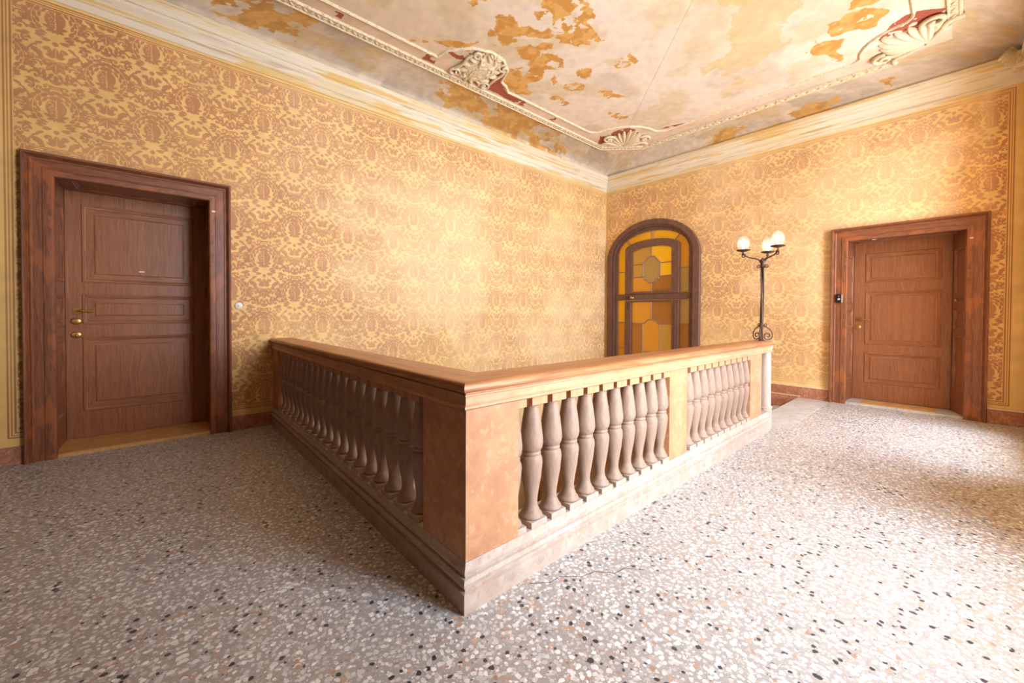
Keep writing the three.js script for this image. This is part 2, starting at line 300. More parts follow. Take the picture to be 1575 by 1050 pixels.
// ---------------------------------------------------------------- walls
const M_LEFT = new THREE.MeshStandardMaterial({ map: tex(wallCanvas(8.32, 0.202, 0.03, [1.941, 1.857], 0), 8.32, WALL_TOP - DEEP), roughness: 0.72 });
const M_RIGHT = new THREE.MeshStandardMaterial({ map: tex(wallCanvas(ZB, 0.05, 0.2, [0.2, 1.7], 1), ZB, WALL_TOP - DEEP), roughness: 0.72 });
const D1 = { x: -7.923, w: 1.081, h: 2.405, depth: 0.52 }, D2 = { z: 4.037, w: 1.14, h: 2.306, depth: 0.42 };
const ARCH = { z: 1.045, half: 0.87, spring: 2.44, rise: 0.58, sill: 0.1 };
const archPts = (c, a, spring, b, n = 28, e = 1) => Array.from({ length: n + 1 }, (_, i) => { const t = Math.PI * (1 - i / n); return [c + a * Math.cos(t), spring + b * Math.pow(Math.sin(t), e)]; });
const archOutline = (c, a, y0, spring, b, n, e) => [[c - a, y0], ...archPts(c, a, spring, b, n, e), [c + a, y0]];
function shiftUV(g, du, dv) { const uv = g.attributes.uv; for (let i = 0; i < uv.count; i++) uv.setXY(i, uv.getX(i) + du, uv.getY(i) + dv); return g; }
{
  const g = prism(rect(XL - 0.6, 0.6, DEEP, CEIL + 0.2), [rect(D1.x - 0.05, D1.x + D1.w + 0.05, -0.02, D1.h + 0.05)], -0.65, 0);
  tag(mesh('wall_left', shiftUV(g, -XL, -DEEP), M_LEFT), 'long wall with golden damask paper, faded and painted paler as if lit, beside the stairwell', 'wall', null, 'structure');
  const h = prism(rect(0, ZB, DEEP, CEIL + 0.2), [rect(D2.z - 0.05, D2.z + D2.w + 0.05, -0.02, D2.h + 0.05), archOutline(ARCH.z, ARCH.half, ARCH.sill, ARCH.spring, ARCH.rise, 28)], -0.6, 0);
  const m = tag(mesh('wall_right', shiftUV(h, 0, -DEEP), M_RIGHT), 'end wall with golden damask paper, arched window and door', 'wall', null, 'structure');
  m.rotation.y = -Math.PI / 2;
  const b = prism(rect(XL - 0.6, 0.6, DEEP, CEIL + 0.2), WINDOWS.map(([a, c]) => rect(a, c, WIN_Y[0], WIN_Y[1])), ZB, ZB + 1.0);
  tag(mesh('wall_back', b, STONE.ochre), 'plain plastered wall with two tall windows behind the viewer', 'wall', null, 'structure');
  tag(mesh('wall_near', box(XL - 0.6, XL, DEEP, CEIL + 0.2, 0, ZB, 0), STONE.brown), 'unseen side wall left of the viewer, dark brown to cut bounced light', 'wall', null, 'structure');  // unseen wall; dark brown chosen to cut bounce onto the balustrade
  tag(mesh('wall_stairwell', merge([box(HOLE_X - 0.25, HOLE_X, DEEP, -0.3, 0, HOLE_Z + 0.25, 0), box(HOLE_X, 0, DEEP, -0.3, HOLE_Z, HOLE_Z + 0.25, 0)]), STONE.plain), 'plain lower walls of the stairwell under the landing edge', 'wall', null, 'structure');
  tag(mesh('floor_lower', box(XL - 0.6, 0.6, DEEP - 0.2, DEEP, 0, ZB, 0), STONE.slab), 'grey stone floor at the bottom of the stairwell', 'floor', null, 'structure');
  // skirtings
  const sk = (name, list, label) => tag(mesh(name, merge(list), STONE.skirt), label, 'skirting', null, 'structure');
  sk('baseboard_left', [box(XL, D1.x - 0.158, 0, 0.15, 0, 0.014, 0.004, 'x'), box(D1.x + D1.w + 0.158, RUN_X - 0.1, 0, 0.15, 0, 0.014, 0.004, 'x')], 'marbled terracotta skirting along the long wall');
  sk('baseboard_right', [box(-0.014, 0, 0, 0.16, HOLE_Z, D2.z - 0.16, 0.004, 'z'), box(-0.014, 0, 0, 0.16, D2.z + D2.w + 0.164, ZB, 0.004, 'z'), box(-0.016, 0, -0.5, 0.16, 2.1, HOLE_Z, 0.004, 'z')], 'marbled terracotta skirting along the end wall');
  tag(mesh('trim_1', merge([box(-0.02, 0, 0.16, 0.185, 2.1, D2.z - 0.16, 0.005, 'z'), box(-0.02, 0, 0.16, 0.185, D2.z + D2.w + 0.164, ZB, 0.005, 'z'), box(-0.02, 0, 0.015, 0.03, 2.1, HOLE_Z, 0.004, 'z')]), STONE.plain), 'narrow cream fillet above the skirting of the end wall', 'trim', null, 'structure');
}

// ---------------------------------------------------------------- ceiling, cove, cornice, mouldings
const poly = (g, pts, col) => { g.fillStyle = col; g.beginPath(); pts.forEach(([x, z], i) => (i ? g.lineTo : g.moveTo).call(g, x, z)); g.closePath(); g.fill(); };
function ceilingCanvas() {
  const w = 2048, h = Math.round(w * ZB / -XL), k = w / -XL, mask = canvasOf(w, h), g = mask.getContext('2d');
  g.fillStyle = '#000'; g.fillRect(0, 0, w, h); g.globalCompositeOperation = 'lighter';
  g.save(); g.scale(k, k); g.translate(-XL, 0);
  const amber = [
    [[-4.42, 2.34], [-4.6, 2.7], [-4.0, 3.1], [-4.12, 2.61], [-3.94, 2.59], [-3.56, 2.37], [-3.72, 2.1], [-3.87, 2.04], [-4.06, 2.15], [-4.1, 2.28]],
    [[-4.6, 1.83], [-4.52, 1.96], [-4.38, 1.94], [-4.33, 2.06], [-4.17, 2.0], [-4.06, 2.15], [-3.94, 2.05], [-4.0, 1.97], [-4.14, 1.9], [-4.27, 1.68], [-4.37, 1.57], [-4.47, 1.73]],
    [[-4.2, 1.6], [-4.05, 1.81], [-3.87, 2.01], [-3.75, 1.92], [-3.9, 1.66], [-4.06, 1.59]],
    [[-3.94, 1.22], [-3.86, 1.46], [-3.9, 1.66], [-3.68, 1.91], [-3.42, 1.8], [-3.39, 1.69], [-3.5, 1.56], [-3.56, 1.31], [-3.51, 1.15], [-3.31, 1.05], [-3.32, 0.92], [-3.62, 0.94], [-3.84, 1.06]],
    [[-4.85, 1.1], [-4.7, 1.3], [-4.45, 1.42], [-4.48, 1.28], [-4.7, 1.12]], [[-5.14, 0.95], [-5.1, 1.05], [-4.9, 1.02], [-4.95, 0.93]],
    [[-1.95, 4.1], [-1.98, 4.31], [-1.8, 4.55], [-1.56, 4.46], [-1.7, 4.12]], [[-1.78, 3.9], [-1.54, 4.12], [-1.08, 4.17], [-1.34, 3.98]],
    [[-2.75, 1.68], [-2.5, 1.9], [-2.3, 1.92], [-2.45, 1.72]], [[-4.34, 2.16], [-4.24, 2.3], [-4.2, 2.16]], [[-5.0, 1.9], [-4.85, 2.1], [-4.75, 1.9]],
    [[-2.1, 4.3], [-2.3, 4.75], [-2.0, 4.85], [-1.9, 4.5]],
  ];
  for (const a of amber) poly(g, a, 'rgb(255,0,0)');
  for (const [x, z, r] of [[-3.15, 1.93, 0.09], [-3.04, 1.61, 0.13], [-2.94, 1.19, 0.09], [-2.98, 2.26, 0.07], [-2.97, 2.41, 0.07], [-1.94, 1.58, 0.08], [-1.8, 1.6, 0.06], [-2.1, 1.5, 0.05], [-2.75, 1.2, 0.06], [-3.3, 1.5, 0.05], [-6.1, 2.2, 0.3], [-6.9, 3.5, 0.25], [-5.6, 3.9, 0.3]]) { g.beginPath(); g.fillStyle = 'rgb(255,0,0)'; g.arc(x, z, r, 0, 7); g.fill(); }
  const red = [[[-4.86, 0.85], [-4.72, 0.86], [-4.7, 0.74], [-4.86, 0.74]], [[-4.69, 1.04], [-4.5, 1.27], [-4.36, 1.3], [-4.36, 1.12], [-4.56, 1.0]], [[-4.48, 0.87], [-4.36, 0.98], [-4.3, 0.74], [-4.46, 0.74]],
    [[-4.1, 0.74], [-4.02, 1.2], [-3.88, 1.1], [-3.8, 1.0], [-3.61, 0.86], [-3.19, 0.85], [-3.17, 0.74]], [[-2.7, 0.84], [-2.54, 0.84], [-2.5, 0.74], [-2.65, 0.74]], [[-5.95, 0.83], [-5.8, 0.83], [-5.8, 0.74], [-5.93, 0.74]],
    [[-1.3, 0.72], [-1.55, 0.95], [-1.52, 1.2], [-1.42, 1.44], [-1.2, 1.5], [-0.94, 1.5], [-0.66, 1.3], [-0.8, 1.0]], [[-1.0, 1.85], [-0.88, 2.15], [-0.86, 2.0], [-0.98, 1.78]],
    [[-1.2, 4.45], [-1.5, 4.62], [-1.5, 4.78], [-1.34, 4.98], [-1.1, 4.7]]];
  for (const a of red) poly(g, a, 'rgb(0,255,0)');
  for (const a of [[[-2.76, 3.5], [-2.5, 3.7], [-2.3, 3.85], [-1.9, 3.7], [-1.55, 3.05], [-1.99, 2.9], [-2.3, 3.3]], [[-3.4, 3.5], [-2.9, 4.1], [-2.3, 4.0], [-2.6, 3.4]]]) poly(g, a, 'rgb(0,0,255)');
  g.restore();
  const md = g.getImageData(0, 0, w, h).data, c = canvasOf(w, h);
  perPixel(c, (x, y, o) => {
    const X = x / k, Z = y / k;
    [o[0], o[1], o[2]] = [226, 206, 176];
    const big = fbm(X * 0.9 + 3, Z * 0.9, 5), mid = fbm(X * 3 + 40, Z * 3 + 8, 4), fine = fbm(X * 14, Z * 14, 3);
    mixTo(o, [232, 214, 192], sst(0.4, 0.6, big)); mixTo(o, [214, 190, 146], 0.55 * sst(0.5, 0.68, mid)); mixTo(o, [196, 178, 158], 0.4 * sst(0.58, 0.72, fbm(X * 2 + 90, Z * 2 + 70, 5)));
    const dx = (fbm(X * 5, Z * 5 + 50, 5) - 0.5) * 0.30, dz = (fbm(X * 5 + 80, Z * 5, 5) - 0.5) * 0.30;
    const at = (sx) => { const px = Math.min(w - 1, Math.max(0, x + dx * sx * k | 0)), py = Math.min(h - 1, Math.max(0, y + dz * sx * k | 0)); return (py * w + px) * 4; };
    let i = at(2.2); if (md[i + 2] > 100) mixTo(o, [214, 182, 122], 0.75 * (0.6 + 0.4 * mid));
    i = at(1); if (md[i] > 100 && fbm(X * 7 + 9, Z * 7 + 33, 4) < 0.66) { o[0] = 220; o[1] = 168; o[2] = 92; mixTo(o, [204, 146, 68], sst(0.4, 0.6, fbm(X * 11, Z * 11 + 4, 3))); }
    i = at(0.22); if (md[i + 1] > 100 && fbm(X * 5 + 61, Z * 5 + 13, 4) < 0.58) { o[0] = 164; o[1] = 84; o[2] = 60; }
    else if (X > 0 && ((Z < 0.88 && Z > 0.7) || (-XL - X < 0.86 && -XL - X > 0.58 && Z > 0.7))) mixTo(o, [222, 186, 160], 0.4);
    const cr = Math.abs((-XL - X) - Z + 0.02 * (fbm(Z * 4, 3, 3) - 0.5)); if (cr < 0.006 && Z > 0.9 && Z < 3.6) mixTo(o, [184, 164, 136], 0.7);
    const q = 0.95 + 0.1 * fine; o[0] *= q; o[1] *= q; o[2] *= q;
  });
  return c;
}
const M_CEIL = new THREE.MeshStandardMaterial({ map: tex(ceilingCanvas(), -XL, ZB), roughness: 0.9 });
const LOOP = [[XL, 0], [0, 0], [0, ZB], [XL, ZB]], AROUND = -XL + ZB;
function coveCanvas() {
  const w = 2048, h = 128, c = canvasOf(w, h), mask = canvasOf(w, h), g = mask.getContext('2d');
  g.fillStyle = '#000'; g.fillRect(0, 0, w, h); g.save(); g.scale(w / AROUND, h);
  for (const a of [[[3.84, 0.76], [4.15, 0.93], [4.41, 1], [4.87, 1], [5.22, 0.86], [5.71, 1], [6.49, 0.89], [6.86, 0.11], [6.35, 0.05], [5.52, 0.02], [4.93, 0.01], [4.7, 0.28], [4.23, 0.1], [4.03, 0.25]],
    [[1.2, 1], [2.13, 0.95], [2.13, 0.71], [2.09, 0.44], [2.14, 0.14], [1.3, 0.05]], [[10.4, 0.0], [10.56, 0.3], [10.96, 0.42], [11.38, 0.12], [11.3, 0]], [[11.68, 0.2], [12.08, 0.3], [12.45, 0.2], [12.3, 0], [11.7, 0]], [[12.78, 0.4], [12.92, 0.3], [12.85, 0.15]]]) poly(g, a, 'rgb(255,0,0)');
  g.restore();
  const md = g.getImageData(0, 0, w, h).data;
  return perPixel(c, (x, y, o) => {
    const X = x / w * AROUND, V = 1 - y / h, Z = V * 0.62;
    [o[0], o[1], o[2]] = [206, 188, 164];
    mixTo(o, [184, 166, 146], 0.8 * sst(0.42, 0.62, fbm(X * 1.6 + 7, Z * 2.4, 5))); mixTo(o, [218, 200, 176], 0.7 * sst(0.52, 0.66, fbm(X * 3 + 50, Z * 3 + 20, 4))); mixTo(o, [200, 164, 104], 0.5 * sst(0.56, 0.7, fbm(X * 1.4 + 90, Z * 4 + 20, 4)));
    const px = Math.min(w - 1, Math.max(0, x + (fbm(X * 5, Z * 5, 4) - 0.5) * 60 | 0)), py = Math.min(h - 1, Math.max(0, (h - 1 - y) + (fbm(X * 5 + 30, Z * 5, 4) - 0.5) * 60 | 0));
    if (md[(py * w + px) * 4] > 100 && fbm(X * 4 + 9, Z * 7 + 33, 4) < 0.6) { o[0] = 208; o[1] = 160; o[2] = 90; mixTo(o, [192, 142, 76], sst(0.4, 0.6, fbm(X * 9, Z * 9 + 4, 3))); }
    const q = 0.93 + 0.14 * fbm(X * 16, Z * 16, 3); o[0] *= q; o[1] *= q; o[2] *= q;
  });
}
const corniceCanvas = perPixel(canvasOf(2048, 96), (x, y, o) => {
  const X = x / 2048 * AROUND, V = y / 96; [o[0], o[1], o[2]] = [226, 206, 164];
  mixTo(o, [232, 218, 190], sst(0.4, 0.6, fbm(X * 0.7 + 2, V * 3, 4))); mixTo(o, [222, 178, 96], 0.7 * sst(0.55, 0.68, fbm(X * 1.5 + 50, V * 9, 4))); mixTo(o, [226, 214, 194], 0.5 * sst(0.58, 0.68, fbm(X * 2 + 20, V * 12 + 9, 4)));
  mixTo(o, [170, 138, 100], 0.35 * sst(0.66, 0.74, fbm(X * 2.5 + 80, V * 30, 3)));
});
const M_COVE = new THREE.MeshStandardMaterial({ map: tex(coveCanvas(), AROUND, 0.66), roughness: 0.9 });
const M_CORNICE = new THREE.MeshStandardMaterial({ map: tex(corniceCanvas, AROUND, 0.5), roughness: 0.85 });
const M_STUCCO = new THREE.MeshStandardMaterial({ map: tex(plaster([226, 206, 168], [[[236, 220, 192], 0.45, 0.6, 0.7], [[190, 158, 112], 0.6, 0.72, 0.5], [[150, 120, 86], 0.66, 0.74, 0.4]]), 0.5, 0.5), roughness: 0.85 });
{
  const g = box(XL - 0.6, 0.6, CEIL, CEIL + 0.25, -0.65, ZB + 1.0, 0), p = g.attributes.position, uv = g.attributes.uv;
  for (let i = 0; i < uv.count; i++) uv.setXY(i, p.getX(i) - XL, ZB - p.getZ(i));
  tag(mesh('ceiling', g, M_CEIL), 'peeling painted ceiling with amber and rust red patches', 'ceiling', null, 'structure');
  const prof = []; for (let i = 0; i <= 10; i++) { const t = i / 10 * Math.PI / 2; prof.push([0.095 + 0.54 * (1 - Math.cos(t)) , 4.165 + (CEIL - 4.165) * Math.sin(t)]); }
  tag(mesh('trim_5', sweep(LOOP, prof, { closed: true, solid: false, crease: 0.9 }), M_COVE), 'grey stained coving with amber patches between cornice and ceiling', 'coving', null, 'structure');
  tag(mesh('trim_2', sweep(LOOP, [[0, 3.86], [0.012, 3.865], [0.014, 3.925], [0.032, 3.935], [0.034, 3.955], [0.04, 3.975], [0.056, 3.995], [0.078, 4.01], [0.084, 4.02], [0.084, 4.04], [0.1, 4.047], [0.112, 4.065], [0.112, 4.08], [0.122, 4.088], [0.13, 4.105], [0.13, 4.155], [0.11, 4.17], [0, 4.17]], { closed: true, crease: 0.5 }), M_CORNICE), 'cream and ochre moulded plaster cornice round the room', 'cornice', null, 'structure');
  // lower moulding with the running leaf ornament; its corners are cut off
  const a = -0.52, b = XL + 0.55, n = 0.62, f = 5.08, cut = 0.56;
  const path = [[b + cut, n], [a - cut, n], [a, n + cut], [a, f - cut], [a - cut, f], [b + cut, f], [b, f - cut], [b, n + cut]];
  const t3 = tag(mesh('trim_3', sweep(path, [[-0.012, CEIL], [-0.012, CEIL - 0.018], [0, CEIL - 0.03], [0.012, CEIL - 0.03], [0.018, CEIL - 0.02], [0.026, CEIL - 0.016], [0.076, CEIL - 0.016], [0.082, CEIL - 0.026], [0.094, CEIL - 0.026], [0.1, CEIL]], { closed: true, crease: 0.5 }), M_STUCCO), 'stucco ceiling moulding with a running leaf ornament', 'moulding', null, 'structure');
  const leaves = []; const one = ball(0, 0, 0, 0.032, 0.014, 0.011, 6);
  for (let i = 0; i < path.length; i++) {
    const p0 = path[i], p1 = path[(i + 1) % path.length], L = Math.hypot(p1[0] - p0[0], p1[1] - p0[1]), c = Math.max(1, Math.round(L / 0.062)), ang = Math.atan2(p1[1] - p0[1], p1[0] - p0[0]), nx = -Math.sin(ang), nz = Math.cos(ang);
    for (let j = 0; j < c; j++) { const t = (j + 0.5) / c, q = one.clone(); q.rotateY(-ang + (j % 2 ? 0.75 : -0.75) + rr(-0.2, 0.2)); q.translate(p0[0] + (p1[0] - p0[0]) * t + nx * 0.051, CEIL - 0.018, p0[1] + (p1[1] - p0[1]) * t + nz * 0.051); leaves.push(q); }
  }
  mesh('leaf_ornament', merge(leaves), M_STUCCO, t3).userData.kind = 'stuff';
  // thin inner moulding that steps round the ornaments
  const A = -0.88, B = XL + 0.88, N = 0.9, G = 4.76, bump = [[0.98, 0], [0.88, 0.02], [0.78, 0.1], [0.75, 0.3], [0.68, 0.46], [0.58, 0.58], [0.46, 0.68], [0.3, 0.75], [0.1, 0.78], [0.02, 0.88], [0, 0.98]];
  const mid = (x) => [[x - 0.66, N], [x - 0.53, N], [x - 0.49, N + 0.19], [x - 0.42, N + 0.28], [x - 0.3, N + 0.42], [x - 0.1, N + 0.5], [x + 0.1, N + 0.48], [x + 0.28, N + 0.34], [x + 0.36, N + 0.12], [x + 0.48, N + 0.08], [x + 0.6, N - 0.01], [x + 0.72, N]];
  const ring = [];
  for (const [s, t] of bump) ring.push([B + t, N + s]);                      // near left corner, going towards the long wall
  for (const p of mid(-4.2)) ring.push(p);
  for (const [s, t] of bump) ring.push([A - s, N + t]);
  for (const [s, t] of bump) ring.push([A - t * 0.62, G - s * 0.62]);
  for (const [s, t] of bump) ring.push([B + s, G - t]);
  tag(mesh('trim_4', sweep(ring, [[-0.012, CEIL], [-0.008, CEIL - 0.016], [0.004, CEIL - 0.022], [0.016, CEIL - 0.014], [0.022, CEIL]], { closed: true, crease: 0.8 }), M_STUCCO), 'thin inner ceiling moulding that steps round the ornaments', 'moulding', null, 'structure');
}
function dome(sx, sy, sz, n = 10) { const g = new THREE.SphereGeometry(1, n, Math.max(4, n / 2 | 0), 0, Math.PI * 2, 0, Math.PI / 2); g.rotateX(Math.PI / 2); g.scale(sx, sy, sz); return g; }
// stucco ornaments: local XY lies on the ceiling, +Y towards the room's middle, Z points down
function spiral(cx, cy, r, a0, dir, tr, z = 0.02) { const p = []; for (let i = 0; i <= 22; i++) { const t = i / 22, a = a0 + dir * t * 8.2, q = r * (1 - 0.8 * t); p.push([cx + q * Math.cos(a), cy + q * Math.sin(a), z + 0.012 * t]); } return tube(p, tr, 40, 6); }
function ornament(name, x, z, turn, label, big) {
  const o = group(name, x, CEIL, z); o.rotation.order = 'YXZ'; o.rotation.set(Math.PI / 2, 0, 0); o.rotation.y = turn;
  o.scale.setScalar(big ? 1 : 1.4); tag(o, label, 'ornament');
  const shell = [], n = big ? 7 : 9;
  if (big) {
    { const q = dome(0.2, 0.27, 0.06, 20); q.translate(0, 0.06, 0); shell.push(q); }
    for (let k = 0; k < 14; k++) { const a = k / 14 * 6.283, g = dome(0.075, 0.03, 0.045, 8); g.rotateZ(a + 0.5); g.translate(0.19 * Math.cos(a), 0.06 + 0.26 * Math.sin(a), 0); shell.push(g); }
    for (let k = 0; k < 26; k++) { const g = dome(0.05, 0.015, 0.03, 6); g.rotateZ(rr(0.5, 2.2)); g.translate(rr(-0.13, 0.13), 0.06 + rr(-0.2, 0.2), 0.036); shell.push(g); }
  } else for (let k = 0; k < n; k++) {
    const a = (k - (n - 1) / 2) * 0.22, l = 0.2 - 0.035 * Math.abs(k - (n - 1) / 2) * 0.5, g = dome(0.03, l, 0.05, 10);
    g.translate(0, l * 0.85, 0); g.rotateZ(-a); g.translate(0, -0.1, 0); shell.push(g);
  }
  mesh('shell', merge(shell), M_STUCCO, o);
  for (const s of [-1, 1]) {
    const g = [];
    if (big) { g.push(spiral(s * 0.2, 0.3, 0.075, s > 0 ? 2.2 : 0.9, s, 0.016)); g.push(spiral(s * 0.24, -0.16, 0.08, s > 0 ? 3.6 : -0.5, -s, 0.018)); g.push(tube([[s * 0.27, -0.1, 0.02], [s * 0.25, 0.04, 0.03], [s * 0.26, 0.2, 0.02], [s * 0.16, 0.36, 0.02]], 0.018, 16, 6)); }
    else { g.push(spiral(s * 0.22, 0.06, 0.07, s > 0 ? 2.6 : 0.5, -s, 0.017)); g.push(tube([[s * 0.03, -0.1, 0.024], [s * 0.13, -0.07, 0.03], [s * 0.23, -0.04, 0.024], [s * 0.28, -0.09, 0.024]], 0.02, 16, 6)); const q = dome(0.1, 0.03, 0.035, 8); q.rotateZ(s * 0.5); q.translate(s * 0.16, -0.02, 0); g.push(q); }
    mesh('scroll', merge(g), M_STUCCO, o);
  }
  const crest = []; for (let k = -2; k <= 2; k++) { const g = dome(0.02, 0.06, 0.035, 8); g.translate(0, 0.05, 0); g.rotateZ(-k * 0.5); g.translate(0, 0.34, 0); crest.push(g); }
  if (big) mesh('crest', merge(crest), M_STUCCO, o);
  return o;
}
ornament('stucco_cartouche', -4.2, 0.98, 0, 'large carved stucco cartouche on rust red ground above the long wall', true);
ornament('stucco_shell', -1.08, 1.16, -Math.PI / 4, 'stucco shell with scrolls on red ground in the far ceiling corner');
ornament('stucco_shell', -0.95, 4.74, -Math.PI * 3 / 4, 'stained stucco shell with scrolls at the right end of the ceiling');
{
  const o = tag(group('stucco_bracket', -0.02, 3.98, ZB - 0.02, 0), 'carved leaf bracket on the cornice at the right edge', 'ornament');
  const g = []; for (let k = 0; k < 9; k++) { const q = ball(0, 0, 0, 0.03, 0.1, 0.03, 8); q.rotateZ((k - 4) * 0.22); q.rotateY(-Math.PI / 4); q.translate(-0.16 + 0.012 * (k - 4), 0.14 + 0.02 * Math.cos(k), -0.17 + 0.012 * (k - 4)); g.push(q); }
  mesh('leaf_relief', merge(g), M_STUCCO, o); mesh('console', box(-0.17, 0.0, 0.0, 0.2, -0.17, 0.0, 0.03), M_STUCCO, o);
}

// ---------------------------------------------------------------- panelled doors in deep reveals
// local frame: x along the wall to the right, y up, z into the room, origin at the opening's lower left corner
function mouldedPanel(x0, x1, y0, y1, z, field = 0.055, map = XY, turned = false) {
  const path = [[x0, y0], [x0, y1], [x1, y1], [x1, y0]];
  // offsets run to the right-hand (inner) side: negative d
  const m = sweep(path, [[0.006, z - 0.014], [0.006, z + 0.004], [0, z + 0.009], [-0.008, z + 0.008], [-0.014, z + 0.001], [-0.022, z - 0.001], [-0.03, z - 0.009], [-0.03, z - 0.02]], { closed: true, map, crease: 0.4 });
  const f = field, e = sweep(path.map(([a, b]) => [a, b]), [[-0.028, z - 0.02], [-0.028, z - 0.013], [-f, z - 0.012], [-f - 0.012, z - 0.006], [-f - 0.012, z - 0.02]], { closed: true, map, crease: 0.3 });
  const q = f + 0.011, c = prism(rect(x0 + q, x1 - q, y0 + q, y1 - q), [], z - 0.02, z - 0.0062); const cc = boxUV(c.index ? c.toNonIndexed() : c, 'y');
  if (map !== XY) { const p = cc.attributes.position; for (let i = 0; i < p.count; i++) { const v = map([p.getX(i), p.getY(i)], p.getZ(i)); p.setXYZ(i, ...v); } cc.computeVertexNormals(); }
  const up = (g) => { const uv = g.attributes.uv; for (let i = 0; i < uv.count; i++) uv.setXY(i, uv.getY(i) * 0.5, uv.getX(i)); return g; };
  return merge([up(m), up(e), cc]);
}
const uvGrain = (g, k = 1) => { const uv = g.attributes.uv; for (let i = 0; i < uv.count; i++) uv.setXY(i, uv.getY(i) * k, uv.getX(i)); return g; };   // sweeps: grain along the path
function makeDoor(name, pos, turn, o) {
  const d = tag(group(name, ...pos, turn), o.label, 'door', null, 'structure');
  const { w, h, depth } = o, P = o.frame;
  // architrave
  mesh('architrave', uvGrain(sweep([[0, -0.001], [0, h], [w, h], [w, -0.001]], [[-0.02, -0.03], [-0.02, 0.016], [-0.012, 0.024], [0.0, 0.026], [0.03, 0.026], [0.034, 0.031], [0.044, 0.031], [0.048, 0.026], [P - 0.058, 0.027], [P - 0.05, 0.034], [P - 0.042, 0.034], [P - 0.038, 0.03], [P - 0.03, 0.05], [P - 0.018, 0.066], [P - 0.006, 0.068], [P, 0.058], [P, -0.002], [0.0, -0.002], [0.0, -0.03]].map(([a, b]) => [a, b]), { map: XY, crease: 0.35 })), WOOD.frame, d);
  // lining of the reveal: two side boards and a soffit, each with moulded panels
  const zb = -depth, sides = [[0, o.leaf[0], 1], [w, o.leaf[1], -1]];
  for (const [xf, xb, s] of sides) {
    const len = Math.hypot(xb - xf, depth), ux = (xb - xf) / len, uz = -depth / len, nx = s * -uz, nz = s * ux;
    const map = (p, t) => [xf + ux * p[0] + nx * t, p[1], uz * p[0] + nz * t - 0.0];
    const g = prism(rect(0.012, len, 0, h), o.jambs.map(([a, b]) => rect(0.07, len - 0.07, a, b)), -0.03, 0.0), gg = boxUV(g.index ? g.toNonIndexed() : g, 'y'), p = gg.attributes.position;
    for (let i = 0; i < p.count; i++) p.setXYZ(i, ...map([p.getX(i), p.getY(i)], p.getZ(i)));
    gg.computeVertexNormals();
    const j = mesh('jamb', gg, WOOD.jamb, d);
    for (const [a, b] of o.jambs) mesh('panel', mouldedPanel(0.07, len - 0.07, a, b, 0.0, 0.05, map), WOOD.jamb, j);
  }
  {
    const map = (p, t) => [p[0], h - t, -p[1]];
    const g = prism(rect(0, w, 0.012, depth), [rect(0.1, w - 0.1, 0.08, depth - 0.06)], -0.03, 0), gg = boxUV(g.index ? g.toNonIndexed() : g, 'x'), p = gg.attributes.position;
    for (let i = 0; i < p.count; i++) p.setXYZ(i, ...map([p.getX(i), p.getY(i)], p.getZ(i)));
    gg.computeVertexNormals();
    const s = mesh('soffit', gg, WOOD.jamb, d); mesh('panel', mouldedPanel(0.1, w - 0.1, 0.08, depth - 0.06, 0, 0.05, map), WOOD.jamb, s);
  }
  // leaf
  const [l0, l1] = o.leaf, y0 = o.sill + 0.004;
  const holes = o.panels.map(([a, b]) => rect(o.px[0], o.px[1], a, b));
  const lg = prism(rect(l0 + 0.003, l1 - 0.003, y0, h - 0.002), holes, zb - 0.05, zb, 0), leaf = mesh('leaf', boxUV(lg.index ? lg.toNonIndexed() : lg, 'y'), WOOD.leaf, d);
  for (const [a, b] of o.panels) mesh('panel', mouldedPanel(o.px[0], o.px[1], a, b, zb, o.field), WOOD.leaf, leaf);
  mesh('backing', box(-0.045, w + 0.045, 0, h + 0.045, zb - 0.1, zb - 0.05, 0), WOOD.leaf, d);
  // hardware
  const [hx, hy] = o.handle;
  const rose = new THREE.CylinderGeometry(0.026, 0.03, 0.012, 24); rose.rotateX(Math.PI / 2); rose.scale(1.25, 1, 1); rose.translate(hx, hy, zb + 0.006);
  mesh('handle', merge([rose, rod([hx, hy, zb], [hx, hy, zb + 0.05], 0.011), tube([[hx, hy, zb + 0.05], [hx + 0.02, hy + 0.002, zb + 0.056], [hx + 0.06, hy + 0.001, zb + 0.054], [hx + 0.115, hy - 0.003, zb + 0.05]], 0.0085, 16, 10), ball(hx + 0.115, hy - 0.003, zb + 0.05, 0.0085)]), METAL.brass, leaf);
  for (const [kx, ky, knob] of o.locks) {
    const r = lathe([[0, 0.012], [0.014, 0.012], [0.016, 0.01], [0.026, 0.01], [0.034, 0.004], [0.036, 0]], 28); r.rotateX(Math.PI / 2); r.scale(1.12, 0.95, 1); r.translate(kx, ky, zb);
    const list = [r, box(kx - 0.004, kx + 0.004, ky - 0.011, ky + 0.011, zb + 0.008, zb + 0.016, 0.002)]; if (knob) list.push(ball(kx + 0.004, ky - 0.004, zb + 0.02, 0.013));
    mesh('escutcheon', merge(list), METAL.brass, leaf);
  }
  for (const f of o.extras || []) f(d, leaf, zb);
  return d;
}
